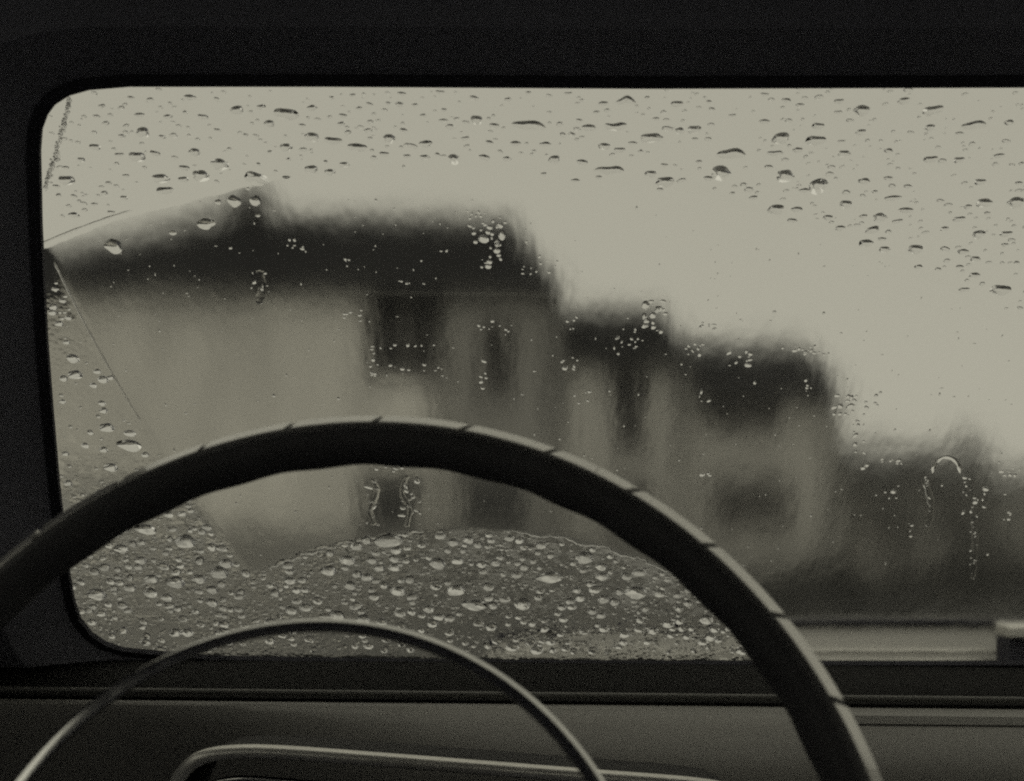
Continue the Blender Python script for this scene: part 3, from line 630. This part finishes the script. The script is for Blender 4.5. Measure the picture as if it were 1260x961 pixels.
LOWER = [(71,402,10),(82,395,8),(88,445,15),(91,465,16),(118,461,9),(113,478,9),(124,500,9),(126,509,10),(130,530,16),(158,552,28),(103,552,9),(126,557,10),(135,579,15),(82,598,10),(75,498,8),(79,562,8),(66,360,8),(75,374,8),(80,425,8),(178,655,25),(227,670,23),(148,679,16),(172,693,14),(215,720,21),(185,716,16),(244,716,16),(260,729,14),(269,708,21),(184,733,16),(204,739,14),(260,745,14),(118,735,21),(98,720,10),(173,671,10),(219,692,9),(221,700,9),(246,682,8),(206,637,11),(223,636,10),(112,769,11),(273,782,16),(214,782,14),(229,782,14),(174,775,9),(209,755,8),(277,697,16),(240,756,9),(427,693,17),(404,706,17),(438,676,14),(451,714,14),(430,724,14),(356,718,13),(457,693,12),(478,669,33),(484,702,13),(493,718,9),(489,731,17),(414,761,18),(446,766,17),(557,671,13),(538,697,19),(563,694,13),(561,730,20),(584,748,28),(527,753,13),(540,763,12),(576,668,13),(604,669,9),(506,757,10),(364,730,11),(487,681,13),(719,690,21),(677,714,29),(783,733,23),(743,741,14),(643,747,19),(691,751,10),(741,713,14),(710,730,10),(834,736,10),(836,753,10),(847,746,11),(870,766,16),(804,780,12),(729,756,11),(740,761,11),(627,666,11),(740,701,13),(680,804,9),(767,794,10),(797,794,9)]

MM = .8 / FPX                                        # about a pixel of the photograph on the glass
TAKEN = []                                           # (u, v, radius) already wet
def place(px, py, wpx, hpx, depth, seed, rot=0., dome=False):
    u0, v0 = glass(px, py + hpx/2); u1, v1 = glass(px, py - hpx/2); uc, vc = glass(px, py); ul, _ = glass(px - wpx/2, py); ur, _ = glass(px + wpx/2, py)
    a, b = (ur-ul)/2, (v1-v0)/2
    me = (LONG if wpx > 2.6*hpx and wpx > 16 else ROUND); me = SMOOTH if dome else me; me = me[seed % len(me)]
    o = bpy.data.objects.new('raindrop', me); C.objects.link(o)
    o.matrix_world = GM @ Matrix.Translation((uc, vc, ZW)) @ Matrix.Rotation(rot, 4, 'Z') @ Matrix.Diagonal((a * (-1 if False else 1), b, depth*b, 1))
    TAKEN.append((uc, vc, max(a, b))); return o
SPECIAL = {(314,220): 'biggest bright-bellied raindrop, hanging just above the chimney',
           (651,156): 'long thin wavy raindrop in the unwiped glass above the hipped roof end',
           (888,213): 'thick dark blunt raindrop at the wiper arc above the low pale house',
           (1008,229): 'thick dark blunt raindrop lying lowest of the dark ones above the sooty house',
           (1150,137): 'large hook-shaped raindrop high on the glass above the sooty house',
           (351,141): 'thick dark long raindrop high on the glass near the chimney',
           (901,191): 'long dark wavy raindrop beside the blunt dark one at the wiper arc',
           (158,552): 'largest raindrop in the unwiped strip beside the windscreen pillar'}
def column(px): return 'left of the chimney' if px < 290 else 'over the tall house' if px < 560 else 'over the hipped house' if px < 720 else 'over the pale houses' if px < 1040 else 'over the sooty house'
rnd = random.Random(11)
cand = []; SETS = {}; WD = 0.8
for (px, py, wd, h) in UPPER:
    hp = min(wd*(.32+.42*h), 7 + 7*h); hp = max(hp, 4.0)
    cand.append((wd*hp, 'u', px, py + hp*.22, wd*1.1 + 1, hp*1.0, (WD + .35*h)*(.4 if wiped(*glass(px, py), -.004) else 1), h))
for (px, py, wd) in LOWER:
    hp = max(5, wd*.72 if wd < 24 else wd*.5); cand.append((wd*hp, 'l', px, py, wd*1.1, hp, 1.0, 1))
cand.sort(reverse=True); single, rest = cand[:300], cand[300:]
for i, (ar, z, px, py, wd, hp, dp, h) in enumerate(single):
    asp = wd/hp; o = place(px, py, wd, hp, dp, rnd.randrange(1000), rnd.gauss(0, .12) if asp < 2.6 else rnd.gauss(0, .05), z == 'l')
    size = 'large' if ar > 190 else 'middling' if ar > 75 else 'small'; shp = 'long flat' if asp > 2.3 else 'wide domed' if asp > 1.55 else 'roundish'
    gu, gv = glass(px, py)
    if z == 'u':
        where = 'inside the wiped field' if wiped(gu, gv) else 'near top edge' if py < 140 else 'above the wiper arc' if math.hypot(gu-PIV[0], gv-PIV[1]) < R_OUT + .028 else 'on mid glass'
        where += ' ' + column(px)
    elif px < 170 and py < 610: where = 'in the unwiped strip beside the pillar'
    else: where = ('highest' if py < 690 else 'midway' if py < 740 else 'lowest') + ' within the wheel ' + ('by the pillar' if px < 330 else 'above the horn ring' if px < 600 else 'above the pale vent')
    lab = None
    for (sx, sy), t in SPECIAL.items():
        if abs(px-sx) < 3 and abs(py-sy) < 7: lab = t
    if lab: tag(o, lab, 'raindrop', 'raindrops on the windscreen')
    else: SETS.setdefault((size, shp, where), []).append((px, o))
ORD = 'first second third fourth fifth sixth seventh eighth ninth tenth eleventh twelfth thirteenth fourteenth fifteenth sixteenth'.split()
for (size, shp, where), l in SETS.items():           # alike drops are told apart by their order from the pillar
    l.sort(key=lambda t: t[0])
    for i, (_, o) in enumerate(l):
        which = '' if len(l) == 1 else f', {ORD[min(i, 15)]} from pillar'
        tag(o, f'{size} {shp} raindrop {where}{which}', 'raindrop', 'raindrops on the windscreen')

CELL = {}
def free(u, v, r_):
    ku, kv = int(u/.02), int(v/.02)
    for i in (-1, 0, 1):
        for j in (-1, 0, 1):
            for (a, b, c) in CELL.get((ku+i, kv+j), ()):
                if (a-u)**2 + (b-v)**2 < (c+r_)**2*.92: return False
    return True
def take(u, v, r_): CELL.setdefault((int(u/.02), int(v/.02)), []).append((u, v, r_))
for t in TAKEN: take(*t)
def bead(mb, u, v, a, b, h, rot=0., seg=9):
    vs = [Vector((u, v, ZW - h))]; rg = (.5, .82, 1.)
    ca, sa = math.cos(rot), math.sin(rot); l = random.uniform(0, 6.28); q_ = random.uniform(0, .16)
    for r_ in rg:
        for k_ in range(seg):
            t = 2*math.pi*k_/seg; f = 1 + q_*math.cos(2*t+l); x, y = a*r_*f*math.cos(t), b*r_*f*math.sin(t)
            vs.append(Vector((u + ca*x - sa*y, v + sa*x + ca*y, ZW - h*max(0, 1-r_**2.2)**.8)))
    fs = [(0, 1+k_, 1+(k_+1) % seg) for k_ in range(seg)] + [(1+i*seg+k_, 1+(i+1)*seg+k_, 1+(i+1)*seg+(k_+1) % seg, 1+i*seg+(k_+1) % seg) for i in (0, 1) for k_ in range(seg)]
    fs.append(tuple(1+2*seg+k_ for k_ in range(seg))[::-1]); mb.add(vs, fs)
def bead_px(mb, px, py, wd, hp, k_=.6, rot=0., loose=False):
    uc, vc = glass(px, py); a = abs(glass(px+wd/2, py)[0]-glass(px-wd/2, py)[0])/2; b = abs(glass(px, py-hp/2)[1]-glass(px, py+hp/2)[1])/2
    if loose or free(uc, vc, max(a, b)*.8): bead(mb, uc, vc, a, b, b*k_, rot); take(uc, vc, max(a, b)*.8)
rnd = random.Random(5); random.seed(9)
top_b, low_b, wip_b = MB(), MB(), MB()
for (ar, z, px, py, wd, hp, dp, h) in rest: bead_px(top_b if z == 'u' else low_b, px, py, wd, hp, dp)
inside = lambda px, py: 112 < py < 806 and px > 50 + max(0, (py-190)*.055) and not (py > 700 and px < 100 + (py-760)*.9) and not (py < 135 and px < 90)
n_ = 0
while n_ < 640:                                      # fine rain in the unwiped upper band
    px, py = rnd.uniform(60, 1330), rnd.uniform(112, 400); u, v = glass(px, py)
    if not inside(px, py) or wiped(u, v, -.0) or math.hypot(u-PIV[0], v-PIV[1]) < R_OUT+.004 or py > 395: n_ += .02; continue
    s_ = rnd.uniform(2.2, 5.5) if rnd.random() < .8 else rnd.uniform(5, 9); bead_px(top_b, px, py, s_*rnd.uniform(1, 1.8), s_*.75, rnd.uniform(.8, 1.2), rnd.gauss(0, .2)); n_ += 1
tot = 0
for s0, s1, cnt in ((6, 12, 950), (3.5, 6, 1700), (2, 3.5, 2200)):
    n_ = 0
    while n_ < cnt:                                  # dense rain low on the glass and beside the pillar
        px, py = (rnd.uniform(85, 1000), rnd.uniform(610, 806)) if rnd.random() < .945 else (rnd.uniform(52, 300), rnd.uniform(330, 720))
        u, v = glass(px, py); n_ += 1
        if not inside(px, py) or wiped(u, v, .002) or math.hypot(u-PIV[0], v-PIV[1]) > R_OUT-.004: continue
        s_ = rnd.uniform(s0, s1); bead_px(low_b, px, py, s_*rnd.uniform(.9, 1.5), s_*.85, rnd.uniform(.25, .6) + (.35 if s0 > 5 else 0), rnd.gauss(0, .3))
def cluster(x0, y0, x1, y1, cnt, s0, s1, line=False):
    for _ in range(cnt):
        t = rnd.random(); px, py = (x0+(x1-x0)*t + rnd.gauss(0, 2), y0+(y1-y0)*t + rnd.gauss(0, 2)) if line else (rnd.uniform(x0, x1), rnd.uniform(y0, y1))
        s_ = rnd.uniform(s0, s1); bead_px(wip_b, px, py, s_*rnd.uniform(.6, 1.5)*.8, s_*rnd.uniform(.6, 1.5)*.8, rnd.uniform(.4, .8), rnd.gauss(0, .6), rnd.random() < .4)
for args in ((572,262,592,276,7,3,7),(574,276,622,302,30,4,12),(590,300,616,334,12,4,9),(486,348,524,354,9,2.5,5),(452,428,540,436,9,3,5),(452,452,545,468,13,3,6),(455,436,462,468,6,3,5),
             (352,296,378,326,9,2.5,5),(420,322,430,332,4,2.5,5),(540,312,550,316,2,3,6),(640,330,656,342,6,3,5),(658,318,690,340,7,3,6),(696,392,722,410,5,3,5),(754,408,786,432,17,2.5,5.5),
             (792,372,822,412,26,4,11),(845,426,880,444,11,3,6),(862,396,886,412,8,3,6),(896,436,930,456,11,3,7),(926,474,932,478,1,3,5),(958,428,1020,440,16,2.5,6),(992,470,1000,495,6,3,6),
             (1026,490,1052,522,16,4,10),(1048,486,1088,506,13,3,7),(1050,510,1064,560,8,3,7),(1084,566,1112,576,10,3,6),(1058,560,1068,580,4,5,9),(1088,602,1106,618,7,3,7),(1140,590,1148,646,8,2.5,5),
             (1186,590,1216,640,22,2.5,6),(1196,640,1202,716,14,2,4),(1120,650,1132,664,3,3,5),(1230,572,1258,590,8,3,7),(1236,630,1256,646,5,3,6),(588,396,632,412,9,3,7),(588,440,600,486,7,3,6),
             (680,440,712,462,9,3,6),(706,478,728,500,5,3,6),(420,376,450,396,7,3,6),(300,336,330,360,8,3,6),(860,484,876,500,4,4,8),(600,404,606,412,3,3,5),(860,586,875,592,3,3,6),(448,590,466,650,14,3,8),(492,590,520,650,16,3,8),(462,578,500,586,6,4,8)):
    cluster(*args)
for _ in range(460):                                 # stray specks in the wiped field
    px, py = rnd.uniform(120, 1250), rnd.uniform(250, 700)
    if wiped(*glass(px, py), -.006): bead_px(wip_b, px, py, 1.4 + 3.2*rnd.random()**3, 1.4 + 3.2*rnd.random()**3, .55)
for i in range(70):                                  # runnel of water down the corner by the pillar
    t = i/69; px, py = 83 - 30*t**1.25 + rnd.gauss(0, 1.1), 124 + 112*t
    bead_px(top_b, px, py, rnd.uniform(2.5, 5.5), rnd.uniform(3, 8), rnd.uniform(.5, .9), rnd.gauss(.2, .2), True)
def stuffobj(mb, name, label):
    o = mb.build(name, M['water'], smooth=True, M=GM); o.data.set_sharp_from_angle(angle=R(62)); tag(o, label, 'raindrops', kind='stuff')
stuffobj(top_b, 'fine_raindrops', 'fine scattered rain specks on the unwiped top of the windscreen')
stuffobj(low_b, 'dense_raindrops', 'dense fine raindrops covering the unwiped bottom of the windscreen')
stuffobj(wip_b, 'water_beads', 'tiny bright water beads in clusters across the wiped field')
# ridges of water pushed up at the limits of the sweep
def ridge(pts, r_, name, label, rag=False, flat=.55):
    mb = MB(); vs = []; k_ = 7
    pts = [(u + .0016*math.sin(i*.9+r_*9e3)+.0009*math.sin(i*2.3), v + .0016*math.sin(i*.73+1+r_*5e3)+.0009*math.cos(i*2.9)) if rag else (u, v) for i, (u, v) in enumerate(pts)]
    for i, (u, v) in enumerate(pts):
        a, b = pts[max(0, i-1)], pts[min(len(pts)-1, i+1)]; t = Vector((b[0]-a[0], b[1]-a[1])).normalized(); nx, ny = -t.y, t.x
        rr = r_*(.75+.5*abs(math.sin(i*1.7)+math.sin(i*.61))/2)*(1 if 0 < i < len(pts)-1 else .3)
        for q_ in range(k_):
            an = math.pi*q_/(k_-1); vs.append((u + nx*rr*math.cos(an), v + ny*rr*math.cos(an), ZW - flat*rr*math.sin(an)))
    mb.add(vs, [(i*k_+q_, i*k_+(q_+1) % k_, (i+1)*k_+(q_+1) % k_, (i+1)*k_+q_) for i in range(len(pts)-1) for q_ in range(k_)] + [tuple(range(k_))[::-1], tuple((len(pts)-1)*k_+q_ for q_ in range(k_))])
    o = mb.build(name, M['water'], smooth=True, M=GM); o.data.set_sharp_from_angle(angle=R(62)); tag(o, label, 'water ridge')
arc = lambda r_, a0, a1, n: [(PIV[0]+r_*math.cos(R(a0+(a1-a0)*i/n)), PIV[1]+r_*math.sin(R(a0+(a1-a0)*i/n))) for i in range(n+1)]
ridge(arc(R_IN-.001, 121, 96, 60), .0018, 'water_ridge', 'dark thin ridge of water curving along the bottom of the wiped field', True)
ridge(arc(R_IN-.001, 84, 52, 40), .0011, 'water_ridge', 'bright thin line of water along the wiper arc inside the wheel rim', True)
ridge([(edge_u(v_), v_) for v_ in [.10 - .13*i/40 for i in range(41)]], .0007, 'water_ridge', 'fine upright line of water at the pillar side of the wiped field')
ridge(arc(R_OUT, 115, 108.5, 16), .0008, 'water_ridge', 'short slanting line of water at the top corner of the wiped field')
ridge([glass(1166 + 17*math.cos(a_*math.pi/14), 586 - 20*math.sin(a_*math.pi/14)) for a_ in range(15)], .0018, 'water_ridge', 'arched bead of water in the wiped field before the sooty house')
for pts_, lab in (
                  ([(1199,640),(1201,680),(1198,716)], 'long faint run of water before the far bushy tree'),
                  ([(1140,596),(1147,625),(1143,652)], 'slanting run of water below the arched bead'),
                  ([(458,592),(463,610),(455,632),(460,650)], 'run of water down the pillar side of the dark doorway'),
                  ([(500,588),(494,610),(503,630),(499,652)], 'run of water down the far side of the dark doorway'),
                  ([(318,336),(321,356),(317,378)], 'short run of water under the eaves below the chimney')):
    p_ = [Vector((*glass(*q_), 0)) for q_ in pts_]; ridge([(a_.x, a_.y) for a_ in smooth_path(p_, 8)], .0024, 'water_streak', lab, False, .08)
